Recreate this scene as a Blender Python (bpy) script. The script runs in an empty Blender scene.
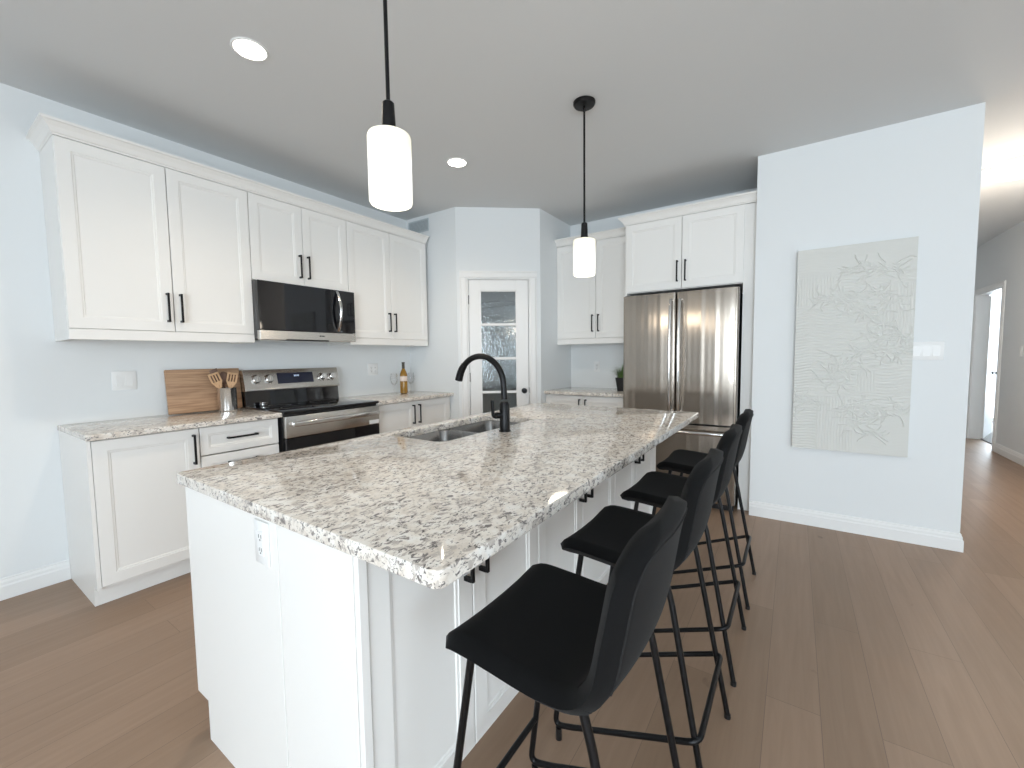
import bpy, bmesh, math, random
import numpy as np
from mathutils import Vector, Matrix
random.seed(7); rng = np.random.RandomState(7)
S = bpy.context.scene
COL = S.collection
PI = math.pi
H = 2.755            # ceiling height

# ------------------------------------------------------------------ camera
def make_camera():
    cam = bpy.data.cameras.new('camera'); o = bpy.data.objects.new('camera', cam); COL.objects.link(o)
    cam.sensor_width = 36; cam.lens = 418.8256 / 1024 * 36; cam.clip_start = .02; cam.clip_end = 100
    yaw, pitch, roll = .5943, .066, -.0125
    c, s = math.cos(yaw), math.sin(yaw)
    fw = Vector((-s*math.cos(pitch), c*math.cos(pitch), -math.sin(pitch)))
    r = Vector((c, s, 0)); u = r.cross(fw)
    cr, sr = math.cos(roll), math.sin(roll)
    r2 = cr*r + sr*u; u2 = -sr*r + cr*u
    m = Matrix((r2, u2, -fw)).transposed().to_4x4()
    m.translation = Vector((3.5219, -1.7563, 1.2778))
    o.matrix_world = m
    S.camera = o
make_camera()

# ------------------------------------------------------------------ world and lights
S.view_settings.view_transform = 'Standard'
try: S.view_settings.look = 'None'
except Exception: pass
S.view_settings.gamma = 1.0
S.view_settings.use_curve_mapping = False
S.view_settings.exposure = 0.0
W = bpy.data.worlds.new('sky'); S.world = W; W.use_nodes = True
bg = W.node_tree.nodes['Background']; bg.inputs['Color'].default_value = (.80, .90, 1, 1); bg.inputs['Strength'].default_value = 3.0

def area(name, loc, rot, sx, sy, power, color):
    l = bpy.data.lights.new(name, 'AREA'); l.shape = 'RECTANGLE'; l.size = sx; l.size_y = sy
    l.energy = power; l.color = color
    o = bpy.data.objects.new(name, l); COL.objects.link(o); o.location = loc; o.rotation_euler = rot
    return o
DAY = (.80, .915, 1.0)
# daylight entering by the living-room windows in the wall behind the camera, and the one in the right-hand wall
area('window_daylight', (4.80, -5.42, 1.25), (PI/2, 0, 0), 3.0, 2.0, 195, DAY)
area('window_daylight', (7.42, -2.40, 1.45), (PI/2, 0, PI/2), 2.2, 1.5, 34, DAY)
area('bedroom_daylight', (6.7, 9.1, 1.3), (-PI/2, 0, 0), 1.4, 1.9, 110, DAY)

# ------------------------------------------------------------------ mesh helpers
def B(): return bmesh.new()
def box(bm, x0, x1, y0, y1, z0, z1, bev=0, seg=2):
    t = bmesh.new()
    vs = [t.verts.new(p) for p in ((x0,y0,z0),(x1,y0,z0),(x1,y1,z0),(x0,y1,z0),(x0,y0,z1),(x1,y0,z1),(x1,y1,z1),(x0,y1,z1))]
    for f in ((3,2,1,0),(4,5,6,7),(0,1,5,4),(1,2,6,5),(2,3,7,6),(3,0,4,7)): t.faces.new([vs[i] for i in f])
    if bev: bmesh.ops.bevel(t, geom=t.edges[:], offset=bev, segments=seg, profile=.5, affect='EDGES')
    merge(bm, t); return bm
def merge(bm, t, mat=None):
    if mat is not None: bmesh.ops.transform(t, matrix=mat, verts=t.verts)
    me = bpy.data.meshes.new('tmp'); t.to_mesh(me); t.free(); bm.from_mesh(me); bpy.data.meshes.remove(me)
def lathe(bm, prof, seg=32, loc=(0,0,0), mat=None, closed=False):
    """prof = [(r,z)] revolved about z"""
    t = bmesh.new(); rings = []
    for r, z in prof:
        if r < 1e-6: rings.append([t.verts.new((0,0,z))])
        else: rings.append([t.verts.new((r*math.cos(2*PI*i/seg), r*math.sin(2*PI*i/seg), z)) for i in range(seg)])
    for a, b in zip(rings, rings[1:]):
        for i in range(seg):
            j = (i+1) % seg
            if len(a) == 1 and len(b) == 1: continue
            if len(a) == 1: t.faces.new((a[0], b[j], b[i]))
            elif len(b) == 1: t.faces.new((a[i], a[j], b[0]))
            else: t.faces.new((a[i], a[j], b[j], b[i]))
    bmesh.ops.recalc_face_normals(t, faces=t.faces)
    m = Matrix.Translation(loc)
    if mat is not None: m = m @ mat
    merge(bm, t, m); return bm
def smooth_path(pts, n=6, rad=.04):
    """round the corners of a polyline"""
    pts = [Vector(p) for p in pts]; out = [pts[0]]
    for a, b, c in zip(pts, pts[1:], pts[2:]):
        r = min(rad, (b-a).length*.49, (c-b).length*.49)
        p0 = b + (a-b).normalized()*r; p1 = b + (c-b).normalized()*r
        for k in range(n+1):
            t = k/n; out.append((1-t)**2*p0 + 2*t*(1-t)*b + t*t*p1)
    out.append(pts[-1]); return out
def tube(bm, pts, r, seg=10, caps=True, closed=False):
    pts = [Vector(p) for p in pts]; t = bmesh.new(); rings = []
    n = len(pts); prev = None
    rr = r if isinstance(r, (list, tuple)) else [r]*n
    for i, p in enumerate(pts):
        if closed: d = (pts[(i+1) % n] - pts[i-1]).normalized()
        else: d = (pts[min(i+1, n-1)] - pts[max(i-1, 0)]).normalized()
        if prev is None: a = d.orthogonal().normalized()
        else:
            a = prev - d*prev.dot(d); a = a.normalized() if a.length > 1e-6 else d.orthogonal().normalized()
        prev = a; b = d.cross(a)
        rings.append([t.verts.new(p + rr[i]*(a*math.cos(2*PI*k/seg) + b*math.sin(2*PI*k/seg))) for k in range(seg)])
    pairs = list(zip(rings, rings[1:])) + ([(rings[-1], rings[0])] if closed else [])
    for a, b in pairs:
        for k in range(seg):
            j = (k+1) % seg; t.faces.new((a[k], a[j], b[j], b[k]))
    if caps and not closed:
        t.faces.new(rings[0][::-1]); t.faces.new(rings[-1])
    bmesh.ops.recalc_face_normals(t, faces=t.faces)
    merge(bm, t); return bm
def prism(bm, poly, axis, a, b, bev=0):
    """2-D polygon extruded along an axis. axis x: poly=(y,z); y: (x,z); z: (x,y)"""
    t = bmesh.new()
    f = {'x': lambda p, s: (s, p[0], p[1]), 'y': lambda p, s: (p[0], s, p[1]), 'z': lambda p, s: (p[0], p[1], s)}[axis]
    va = [t.verts.new(f(p, a)) for p in poly]; vb = [t.verts.new(f(p, b)) for p in poly]
    t.faces.new(va); t.faces.new(vb[::-1])
    n = len(poly)
    for i in range(n): t.faces.new((va[i], vb[i], vb[(i+1) % n], va[(i+1) % n]))
    bmesh.ops.recalc_face_normals(t, faces=t.faces)
    if bev: bmesh.ops.bevel(t, geom=t.edges[:], offset=bev, segments=2, profile=.5, affect='EDGES')
    merge(bm, t); return bm
def loft(bm, rings, cap=True):
    t = bmesh.new(); R = [[t.verts.new(p) for p in r] for r in rings]
    for a, b in zip(R, R[1:]):
        for i in range(len(a)):
            j = (i+1) % len(a); t.faces.new((a[i], a[j], b[j], b[i]))
    if cap: t.faces.new(R[0][::-1]); t.faces.new(R[-1])
    bmesh.ops.recalc_face_normals(t, faces=t.faces)
    merge(bm, t); return bm
def rrect(x0, x1, y0, y1, r, n=6):
    out = []
    for cx, cy, a0 in ((x1-r, y1-r, 0), (x0+r, y1-r, PI/2), (x0+r, y0+r, PI), (x1-r, y0+r, 1.5*PI)):
        for k in range(n+1):
            a = a0 + PI/2*k/n; out.append((cx+r*math.cos(a), cy+r*math.sin(a)))
    return out
def obj(name, bm, m, parent=None, smooth=True, angle=35):
    me = bpy.data.meshes.new(name); bm.to_mesh(me); bm.free()
    if smooth and len(me.polygons):
        me.polygons.foreach_set('use_smooth', [True]*len(me.polygons))
        try: me.set_sharp_from_angle(angle=math.radians(angle))
        except Exception: pass
    me.materials.append(m)
    o = bpy.data.objects.new(name, me); COL.objects.link(o)
    if parent: o.parent = parent
    return o
def thing(name, label, cat, loc=(0,0,0), rz=0, group=None):
    o = bpy.data.objects.new(name, None); o.empty_display_size = .1; COL.objects.link(o)
    o.location = loc; o.rotation_euler = (0, 0, rz)
    o['label'] = label; o['category'] = cat
    if group: o['group'] = group
    return o
def tag(o, label, cat, group=None, loc=None, rz=0):
    o['label'] = label; o['category'] = cat
    if group: o['group'] = group
    if loc is not None: o.location = loc
    if rz: o.rotation_euler.z = rz
    return o
def struct(name, bm, m, smooth=False):
    o = obj(name, bm, m, None, smooth); o['kind'] = 'structure'; return o
def copy_tree(o, parent=None):
    c = o.copy(); COL.objects.link(c)
    if parent: c.parent = parent
    for ch in list(o.children): copy_tree(ch, c)
    return c

# ------------------------------------------------------------------ materials
def mat(name, color, rough=.5, metal=0, **kw):
    m = bpy.data.materials.new(name); m.use_nodes = True
    b = m.node_tree.nodes['Principled BSDF']
    b.inputs['Base Color'].default_value = (*color, 1); b.inputs['Roughness'].default_value = rough; b.inputs['Metallic'].default_value = metal
    for k, v in kw.items():
        b.inputs[k.replace('_', ' ')].default_value = v
    return m
def N(m, t, **kw):
    n = m.node_tree.nodes.new(t)
    for k, v in kw.items(): setattr(n, k, v)
    return n
def L(m, a, b): m.node_tree.links.new(a, b)
def bsdf(m): return m.node_tree.nodes['Principled BSDF']
def coords(m, scale=(1,1,1), kind='Object', rot=(0,0,0)):
    tc = N(m, 'ShaderNodeTexCoord'); mp = N(m, 'ShaderNodeMapping')
    mp.inputs['Scale'].default_value = scale; mp.inputs['Rotation'].default_value = rot
    L(m, tc.outputs[kind], mp.inputs['Vector']); return mp.outputs['Vector']
def noise(m, vec, scale, detail=4, rough=.5, dist=0):
    n = N(m, 'ShaderNodeTexNoise'); n.inputs['Scale'].default_value = scale; n.inputs['Detail'].default_value = detail
    n.inputs['Roughness'].default_value = rough; n.inputs['Distortion'].default_value = dist
    L(m, vec, n.inputs['Vector']); return n.outputs['Fac']
def ramp(m, fac, stops):
    r = N(m, 'ShaderNodeValToRGB'); e = r.color_ramp.elements
    while len(e) < len(stops): e.new(.5)
    for el, (p, c) in zip(e, stops):
        el.position = p; el.color = (*c, 1) if len(c) == 3 else c
    L(m, fac, r.inputs['Fac']); return r.outputs['Color']
def bump(m, fac, strength=.1, dist=.01):
    b = N(m, 'ShaderNodeBump'); b.inputs['Strength'].default_value = strength; b.inputs['Distance'].default_value = dist
    L(m, fac, b.inputs['Height']); L(m, b.outputs['Normal'], bsdf(m).inputs['Normal']); return b
def mix(m, fac, a, b, mode='MIX'):
    x = N(m, 'ShaderNodeMix', data_type='RGBA', blend_type=mode)
    if isinstance(fac, (int, float)): x.inputs[0].default_value = fac
    else: L(m, fac, x.inputs[0])
    for s, v in ((x.inputs[6], a), (x.inputs[7], b)):
        if isinstance(v, tuple): s.default_value = (*v, 1)
        else: L(m, v, s)
    return x.outputs[2]

def wall_paint(name, col):
    m = mat(name, col, .85); v = coords(m); bump(m, noise(m, v, 220, 3), .06, .002); return m
M = {}
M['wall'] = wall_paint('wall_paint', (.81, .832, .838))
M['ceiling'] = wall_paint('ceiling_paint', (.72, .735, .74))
M['hallwall'] = wall_paint('hall_paint', (.80, .82, .83))
M['trim'] = mat('white_trim', (.86, .86, .85), .4)
def cab():
    m = mat('white_cabinet_paint', (.88, .865, .835), .38); v = coords(m, (1,1,1))
    bump(m, noise(m, v, 60, 3), .02, .001); return m
M['cab'] = cab()
M['black'] = mat('matte_black_metal', (.012, .012, .013), .38, .6)
M['blackp'] = mat('black_plastic', (.012, .012, .013), .35)
M['blackglass'] = mat('black_glass', (.006, .006, .008), .04, 0)
M['darkint'] = mat('dark_interior', (.02, .02, .02), .8)
def steel(name, col, rough, sc, st=.02, aniso=.6):
    m = mat(name, col, rough, 1.0); v = coords(m, sc)
    n = noise(m, v, 1, 3, .6)
    r = N(m, 'ShaderNodeMapRange'); r.inputs['To Min'].default_value = rough-.06; r.inputs['To Max'].default_value = rough+.08
    L(m, n, r.inputs['Value']); L(m, r.outputs['Result'], bsdf(m).inputs['Roughness'])
    bump(m, n, st, .001); return m
M['steel'] = steel('brushed_steel', (.60, .58, .55), .24, (4, 4, 500))
def fridge_steel():
    m = mat('brushed_steel_fridge', (.37, .325, .28), .21, 1.0)
    bsdf(m).inputs['Anisotropic'].default_value = .75
    tg = N(m, 'ShaderNodeTangent', direction_type='RADIAL', axis='Z'); L(m, tg.outputs[0], bsdf(m).inputs['Tangent'])
    return m
M['steelv'] = fridge_steel()
M['chrome'] = mat('polished_steel', (.72, .71, .70), .14, 1)
def floor_mat():
    m = mat('oak_plank_floor', (.3, .2, .15), .42)
    tc = N(m, 'ShaderNodeTexCoord'); mp = N(m, 'ShaderNodeMapping'); mp.inputs['Rotation'].default_value = (0, 0, PI/2)
    L(m, tc.outputs['Object'], mp.inputs['Vector'])
    br = N(m, 'ShaderNodeTexBrick'); br.offset = .37; br.offset_frequency = 2
    br.inputs['Scale'].default_value = 1; br.inputs['Brick Width'].default_value = 1.7; br.inputs['Row Height'].default_value = .165
    br.inputs['Mortar Size'].default_value = .0012; br.inputs['Mortar Smooth'].default_value = .1; br.inputs['Bias'].default_value = 0
    br.inputs['Color1'].default_value = (0, 0, 0, 1); br.inputs['Color2'].default_value = (1, 1, 1, 1); br.inputs['Mortar'].default_value = (.5, .5, .5, 1)
    L(m, mp.outputs['Vector'], br.inputs['Vector'])
    base = ramp(m, br.outputs['Color'], [(0, (.305, .205, .138)), (.35, (.345, .233, .160)), (.7, (.37, .25, .172)), (1, (.32, .214, .145))])
    g = coords(m, (16, .9, 1)); gn = noise(m, g, 2.2, 6, .6, .6)
    grain = ramp(m, gn, [(.25, (.88, .865, .85)), (.7, (1.04, 1.04, 1.04))])
    c = mix(m, 1.0, base, grain, 'MULTIPLY')
    sp = noise(m, coords(m, (1, .6, 1)), 9, 3); k = ramp(m, sp, [(.22, (.55, .5, .48)), (.30, (1, 1, 1))])
    c = mix(m, .8, c, k, 'MULTIPLY')
    c = mix(m, br.outputs['Fac'], c, (.22, .15, .105))
    L(m, c, bsdf(m).inputs['Base Color'])
    bump(m, gn, .04, .003); bsdf(m).inputs['Specular IOR Level'].default_value = .4
    return m
M['floor'] = floor_mat()
def granite():
    m = mat('speckled_white_granite', (.8, .78, .74), .07)
    v = coords(m, (1, 1, 1)); va = coords(m, (1.0, .55, 1), rot=(0, 0, .5))
    big = noise(m, v, 16, 5, .7)
    c = ramp(m, big, [(.36, (.66, .59, .515)), (.50, (.81, .755, .685)), (.64, (.87, .845, .80))])
    mid = noise(m, va, 58, 4, .62, .5); c = mix(m, ramp(m, mid, [(.54, (0, 0, 0)), (.60, (1, 1, 1))]), c, (.52, .47, .425))
    d = noise(m, va, 74, 3, .62, .6); c = mix(m, ramp(m, d, [(.585, (0, 0, 0)), (.63, (1, 1, 1))]), c, (.29, .262, .245))
    e = noise(m, va, 118, 3, .6, .6); c = mix(m, ramp(m, e, [(.60, (0, 0, 0)), (.64, (1, 1, 1))]), c, (.16, .145, .14))
    f = noise(m, va, 41, 3, .6, .9); c = mix(m, ramp(m, f, [(.635, (0, 0, 0)), (.67, (1, 1, 1))]), c, (.20, .18, .17))
    L(m, c, bsdf(m).inputs['Base Color']); return m
M['granite'] = granite()
def wood(name, c0, c1, sc, rough=.55):
    m = mat(name, c0, rough); v = coords(m, sc)
    n = noise(m, v, 3, 5, .6, .4); L(m, ramp(m, n, [(.3, c0), (.7, c1)]), bsdf(m).inputs['Base Color']); return m
M['board'] = wood('walnut_board', (.29, .155, .085), (.60, .39, .24), (1, .8, 22))
M['utensil'] = wood('beech_wood', (.52, .30, .15), (.66, .43, .25), (9, 9, 1.5))
M['utensild'] = wood('dark_wood', (.12, .06, .035), (.20, .11, .07), (9, 9, 1.5))
def velvet():
    m = mat('charcoal_fabric', (.004, .004, .0043), .85); v = coords(m)
    n = noise(m, v, 900, 2); bump(m, n, .25, .001)
    bsdf(m).inputs['Sheen Weight'].default_value = .04; bsdf(m).inputs['Sheen Roughness'].default_value = .5
    bsdf(m).inputs['Specular IOR Level'].default_value = .16
    return m
M['velvet'] = velvet()
M['plastic'] = mat('white_plastic', (.86, .86, .85), .35)
M['slot'] = mat('outlet_slot', (.10, .10, .10), .6)
def emis(name, col, st, base=(.9, .9, .9)):
    m = mat(name, base, .4); bsdf(m).inputs['Emission Color'].default_value = (*col, 1); bsdf(m).inputs['Emission Strength'].default_value = st; return m
M['shade'] = emis('frosted_lit_glass', (1, .97, .88), 1.08)
_tc = N(M['shade'], 'ShaderNodeTexCoord'); _sx = N(M['shade'], 'ShaderNodeSeparateXYZ'); L(M['shade'], _tc.outputs['Generated'], _sx.inputs[0])
L(M['shade'], ramp(M['shade'], _sx.outputs['Z'], [(0, (.80, .76, .62)), (.22, (1.0, .98, .93)), (.60, (1.0, .98, .93)), (.78, (.78, .74, .56)), (1, (.72, .68, .50))]), bsdf(M['shade']).inputs['Emission Color'])
bsdf(M['shade']).inputs['Base Color'].default_value = (.5, .5, .5, 1)
M['downlight'] = emis('downlight_lens', (1, .93, .82), 12)
M['dome'] = emis('lit_dome_glass', (1, .93, .80), 3.0)
M['digits'] = emis('blue_digits', (.55, .7, 1), 1.5)
M['displayglass'] = mat('display_glass', (.012, .014, .035), .08)
M['sinksteel'] = steel('sink_steel', (.24, .235, .23), .24, (60, 4, 4))
def glass(name, col=(1,1,1), rough=0, ior=1.45, ripple=0):
    m = mat(name, col, rough); b = bsdf(m); b.inputs['Transmission Weight'].default_value = 1; b.inputs['IOR'].default_value = ior
    if ripple:
        v = coords(m, (1, 1, .55)); bump(m, noise(m, v, 55, 2, .5, .5), ripple, .004)
    return m
def thin_glass(name, tint, refl, rough, ripple=0, bsc=55, bd=.004, amount=1.0):
    m = bpy.data.materials.new(name); m.use_nodes = True; nt = m.node_tree; nt.nodes.remove(nt.nodes['Principled BSDF'])
    tr = N(m, 'ShaderNodeBsdfTransparent'); tr.inputs['Color'].default_value = (*tint, 1)
    gl = N(m, 'ShaderNodeBsdfGlossy'); gl.inputs['Roughness'].default_value = rough
    fr = N(m, 'ShaderNodeFresnel'); fr.inputs['IOR'].default_value = refl
    if ripple:
        v = coords(m, (1, 1, .5)); b = N(m, 'ShaderNodeBump'); b.inputs['Strength'].default_value = ripple; b.inputs['Distance'].default_value = bd
        L(m, noise(m, v, bsc, 2, .5, .5), b.inputs['Height']); L(m, b.outputs['Normal'], gl.inputs['Normal'])
    mx = N(m, 'ShaderNodeMixShader'); mt = N(m, 'ShaderNodeMath', operation='MULTIPLY'); mt.inputs[1].default_value = amount; L(m, fr.outputs[0], mt.inputs[0]); L(m, mt.outputs[0], mx.inputs[0]); L(m, tr.outputs[0], mx.inputs[1]); L(m, gl.outputs[0], mx.inputs[2])
    L(m, mx.outputs[0], nt.nodes['Material Output'].inputs['Surface']); return m
M['raing'] = thin_glass('rain_glass', (.80, .84, .85), 2.1, .08, .5)
M['clear'] = thin_glass('clear_glass', (.99, .99, .99), 1.45, .03, amount=.35)
M['bottle'] = mat('amber_wine_glass', (.42, .22, .03), .06); bsdf(M['bottle']).inputs['Transmission Weight'].default_value = .35
M['label'] = mat('paper_label', (.82, .70, .62), .6)
M['capsule'] = mat('dark_capsule', (.05, .045, .03), .35)
M['leaf'] = wood('grass_leaf', (.05, .11, .025), (.16, .26, .07), (5, 5, 5), .6)
M['art'] = mat('plaster_canvas', (.70, .70, .665), .75)
M['shelf'] = mat('wire_shelf_white', (.62, .64, .65), .5)
M['vent'] = mat('vent_metal', (.55, .60, .62), .5)
M['ventd'] = mat('vent_dark', (.30, .33, .35), .8)
M['carpet'] = wall_paint('bedroom_carpet', (.24, .23, .22))

# ------------------------------------------------------------------ room shell
XP, YP = .7018, 1.4519          # pantry corner 1
XQ, YQ = 1.3572, 1.984          # pantry corner 2
YB = 2.678                      # fridge wall
XW0, XW1, YW = 3.25, 4.423, 1.99
XR, YE = 5.65, 7.15             # hall right wall, hall end
T = .12
struct('floor', box(B(), -T, 7.6, -5.6, 9.9, -.1, 0), M['floor'])
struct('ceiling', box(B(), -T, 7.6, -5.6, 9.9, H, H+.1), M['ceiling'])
struct('wall_left', box(B(), -T, 0, -5.5, YB+T, 0, H), M['wall'])
struct('wall_back', box(B(), 0, XW0, YB, YB+T, 0, H), M['wall'])
struct('wall_pantry_left', box(B(), 0, XP, YP, YP+.1, 0, H), M['wall'])
struct('wall_pantry_right', box(B(), XQ-.1, XQ, YQ, YB, 0, H), M['wall'])
TH = math.atan2(YQ-YP, XQ-XP); LD = math.hypot(XQ-XP, YQ-YP)
DX0, DX1, DH = .112, .722, 2.055
b = B(); box(b, 0, DX0, 0, .1, 0, H); box(b, DX1, LD, 0, .1, 0, H); box(b, DX0, DX1, 0, .1, DH, H)
o = struct('wall_pantry_front', b, M['wall']); o.location = (XP, YP, 0); o.rotation_euler.z = TH
b = B(); box(b, XW0, XW1, YW, YW+T, 0, H); box(b, XW0, XW0+T, YW+T, YB+T, 0, H)
struct('wall_partition', b, M['wall'])
struct('wall_hall_left', box(B(), XW1-T, XW1, YW+T, YE, 0, H), M['hallwall'])
struct('wall_hall_end', box(B(), XW1-T, XR, YE, YE+T, 0, H), M['hallwall'])
# right-hand hall wall with the bedroom doorway; it turns out into the living area at y = 1.2
OY0, OY1, OH = 6.05, 6.98, 2.07
b = B(); box(b, XR, XR+T, 1.2, OY0, 0, H); box(b, XR, XR+T, OY1, 9.9, 0, H); box(b, XR, XR+T, OY0, OY1, OH, H)
struct('wall_hall_right', b, M['hallwall'])
struct('wall_living_back', box(B(), XR+T, 7.5, 1.2, 1.2+T, 0, H), M['wall'])
b = B()   # living room right wall with window
box(b, 7.5, 7.62, -5.5, 1.2, 0, .7); box(b, 7.5, 7.62, -5.5, 1.2, 2.2, H); box(b, 7.5, 7.62, -5.5, -3.5, .7, 2.2); box(b, 7.5, 7.62, -1.3, 1.2, .7, 2.2)
struct('wall_right', b, M['wall'])
b = B()   # wall behind the camera with a wide patio opening
box(b, 0, 3.3, -5.62, -5.5, 0, H); box(b, 3.3, 6.3, -5.62, -5.5, 2.25, H); box(b, 3.3, 6.3, -5.62, -5.5, 0, .25); box(b, 6.3, 7.5, -5.62, -5.5, 0, H)
struct('wall_front', b, M['wall'])
# bedroom shell
b = B(); box(b, XR+T, 6.05, 9.2, 9.32, 0, H); box(b, 6.05, 7.4, 9.2, 9.32, 2.35, H); box(b, 7.4, 7.5, 9.2, 9.32, 0, H)
struct('wall_bedroom_far', b, M['hallwall'])
struct('wall_bedroom_side', box(B(), 7.5, 7.6, 1.32, 9.32, 0, H), M['hallwall'])
struct('floor_bedroom', box(B(), XR+T, 7.5, 1.32, 9.2, .0005, .012), M['carpet'])

def window(n, x0, x1, z0, z1, loc, rz, mull):
    r = bpy.data.objects.new('window_%d' % n, None); COL.objects.link(r); r['kind'] = 'structure'; r.location = loc; r.rotation_euler.z = rz
    f = B(); w = .05
    box(f, x0, x0+w, -.09, -.03, z0, z1); box(f, x1-w, x1, -.09, -.03, z0, z1); box(f, x0+w, x1-w, -.09, -.03, z0, z0+w); box(f, x0+w, x1-w, -.09, -.03, z1-w, z1)
    for k in range(1, mull): xm = x0+(x1-x0)*k/mull; box(f, xm-.02, xm+.02, -.085, -.035, z0+w, z1-w)
    obj('window_frame', f, M['trim'], r, False)
    obj('window_pane', box(B(), x0+w, x1-w, -.062, -.058, z0+w, z1-w), M['clear'], r, False)
window(1, 3.3, 6.3, .25, 2.25, (0, -5.5, 0), 0, 2)
window(2, 0, 2.2, .7, 2.2, (7.5, -3.5, 0), PI/2, 2)
window(3, 6.05, 7.4, 0.02, 2.35, (0, 9.3, 0), 0, 1)

# baseboards: colonial profile (depth, height)
BP = [(0, 0), (.016, 0), (.016, .072), (.011, .080), (.011, .094), (.006, .106), (.006, .112), (0, .116)]
def baseboard(side, p, q, ext0=0, ext1=0):
    p = Vector((*p, 0)); q = Vector((*q, 0)); d = (q-p).normalized(); n = Vector((d.y, -d.x, 0))   # board sticks out to the right of p->q
    t = B(); rings = []
    for s, e in ((p, -ext0), (q, ext1)):
        rings.append([s + n*a + d*(e*a/.016) + Vector((0, 0, z)) for a, z in BP])
    loft(t, rings); struct('baseboard_' + side, t, M['trim'])
baseboard('left', (0, -5.5), (0, -1.2385))
baseboard('partition', (XW0, YW), (XW1, YW), 0, .016)
baseboard('hall_left', (XW1, YW), (XW1, YE), .016, 0)
baseboard('hall_end', (XW1, YE), (XR, YE))
baseboard('hall_right', (XR, OY0-.07), (XR, 1.2))
baseboard('pantry_right', (XQ, YQ), (XQ, 2.07))

# door casings
CP = lambda w: [(0, 0), (0, .014), (.012, .018), (w-.02, .011), (w-.012, .011), (w, .004), (w, 0)]
def casing(name, x0, x1, z1, w, loc, rz, depth_in=.1):
    b = B()
    for a, s in ((x0, -1), (x1, 1)):
        prism(b, [(a+s*(u if True else 0), -v) for u, v in [(0, 0), (0, .012), (w*.18, .018), (w*.72, .018), (w*.86, .010), (w, .008), (w, 0)]], 'z', 0, z1+.0)
    prism(b, [(-v, z1+u) for u, v in [(0, 0), (0, .012), (w*.18, .018), (w*.72, .018), (w*.86, .010), (w, .008), (w, 0)]], 'x', x0-w, x1+w)
    # jamb liner
    box(b, x0-.004, x0+.012, -.002, depth_in, 0, z1); box(b, x1-.012, x1+.004, -.002, depth_in, 0, z1); box(b, x0+.012, x1-.012, -.002, depth_in, z1-.012, z1+.004)
    o = struct(name, b, M['trim']); o.location = loc; o.rotation_euler.z = rz; return o
casing('trim_1', DX0-.012, DX1+.012, DH+.008, .072, (XP, YP, 0), TH)
casing('trim_2', -.465, .465, OH, .07, (XR, (OY0+OY1)/2, 0), -PI/2, .12)

# pantry door (door_1)
def pantry_door():
    r = bpy.data.objects.new('door_1', None); COL.objects.link(r); r['kind'] = 'structure'
    r.location = (XP, YP, 0); r.rotation_euler.z = TH
    x0, x1, z0, z1 = DX0+.004, DX1-.004, .012, DH-.006
    gx0, gx1, gz0, gz1 = .228, .602, .225, 1.946
    b = B(); Y0, Y1 = .012, .047
    box(b, x0, gx0, Y0, Y1, z0, z1, .002, 1); box(b, gx1, x1, Y0, Y1, z0, z1, .002, 1)
    box(b, gx0, gx1, Y0, Y1, z0, gz0, .002, 1); box(b, gx0, gx1, Y0, Y1, gz1, z1, .002, 1)
    # glazing bead
    for s in ((gx0, gx0+.012, gz0, gz1), (gx1-.012, gx1, gz0, gz1), (gx0, gx1, gz0, gz0+.012), (gx0, gx1, gz1-.012, gz1)):
        box(b, s[0], s[1], Y0+.005, Y1-.005, s[2], s[3])
    obj('door_frame', b, M['trim'], r, False)
    st = (gz1-gz0)/5
    for k in range(1, 5):
        z = gz0+st*k
        obj('glazing_bar', box(B(), gx0+.012, gx1-.012, Y0+.003, Y1-.003, z-.013, z+.013, .003, 1), M['trim'], r, False)
    for k in range(5):
        obj('glass_pane', box(B(), gx0+.012, gx1-.012, .026, .032, gz0+st*k+.014, gz0+st*(k+1)-.014), M['raing'], r, False)
    kb = B(); rot = Matrix.Rotation(PI/2, 4, 'X')
    lathe(kb, [(0, -.002), (.026, -.002), (.026, .006), (.010, .010), (.010, .030), (.022, .036), (.027, .048), (.022, .060), (0, .064)], 24, (.668, Y0, .925), rot)
    obj('door_knob', kb, M['black'], r)
    for z in (1.85, 1.07, .25):
        h = B(); tube(h, [(x0-.002, .004, z-.045), (x0-.002, .004, z+.045)], .006, 10); obj('hinge', h, M['black'], r)
    h = B(); box(h, x1+.001, x1+.006, .002, .03, .90, .955); obj('latch_plate', h, M['black'], r, False)
pantry_door()
# hall door (door_2), swung into the bedroom
r = bpy.data.objects.new('door_2', None); COL.objects.link(r); r['kind'] = 'structure'
r.location = (XR+T+.02, OY1-.02, .012); r.rotation_euler.z = PI/2 - math.radians(20.5)
b = B(); box(b, 0, .8, 0, .035, 0, 2.03)
obj('door_leaf', b, M['trim'], r, False)
kb = B(); lathe(kb, [(0, -.002), (.028, -.002), (.028, .008), (.011, .012), (.011, .030), (.03, .045), (.03, .058), (0, .066)], 20, (.50, 0, .93), Matrix.Rotation(PI/2, 4, 'X'))
obj('door_knob', kb, M['black'], r)

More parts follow.
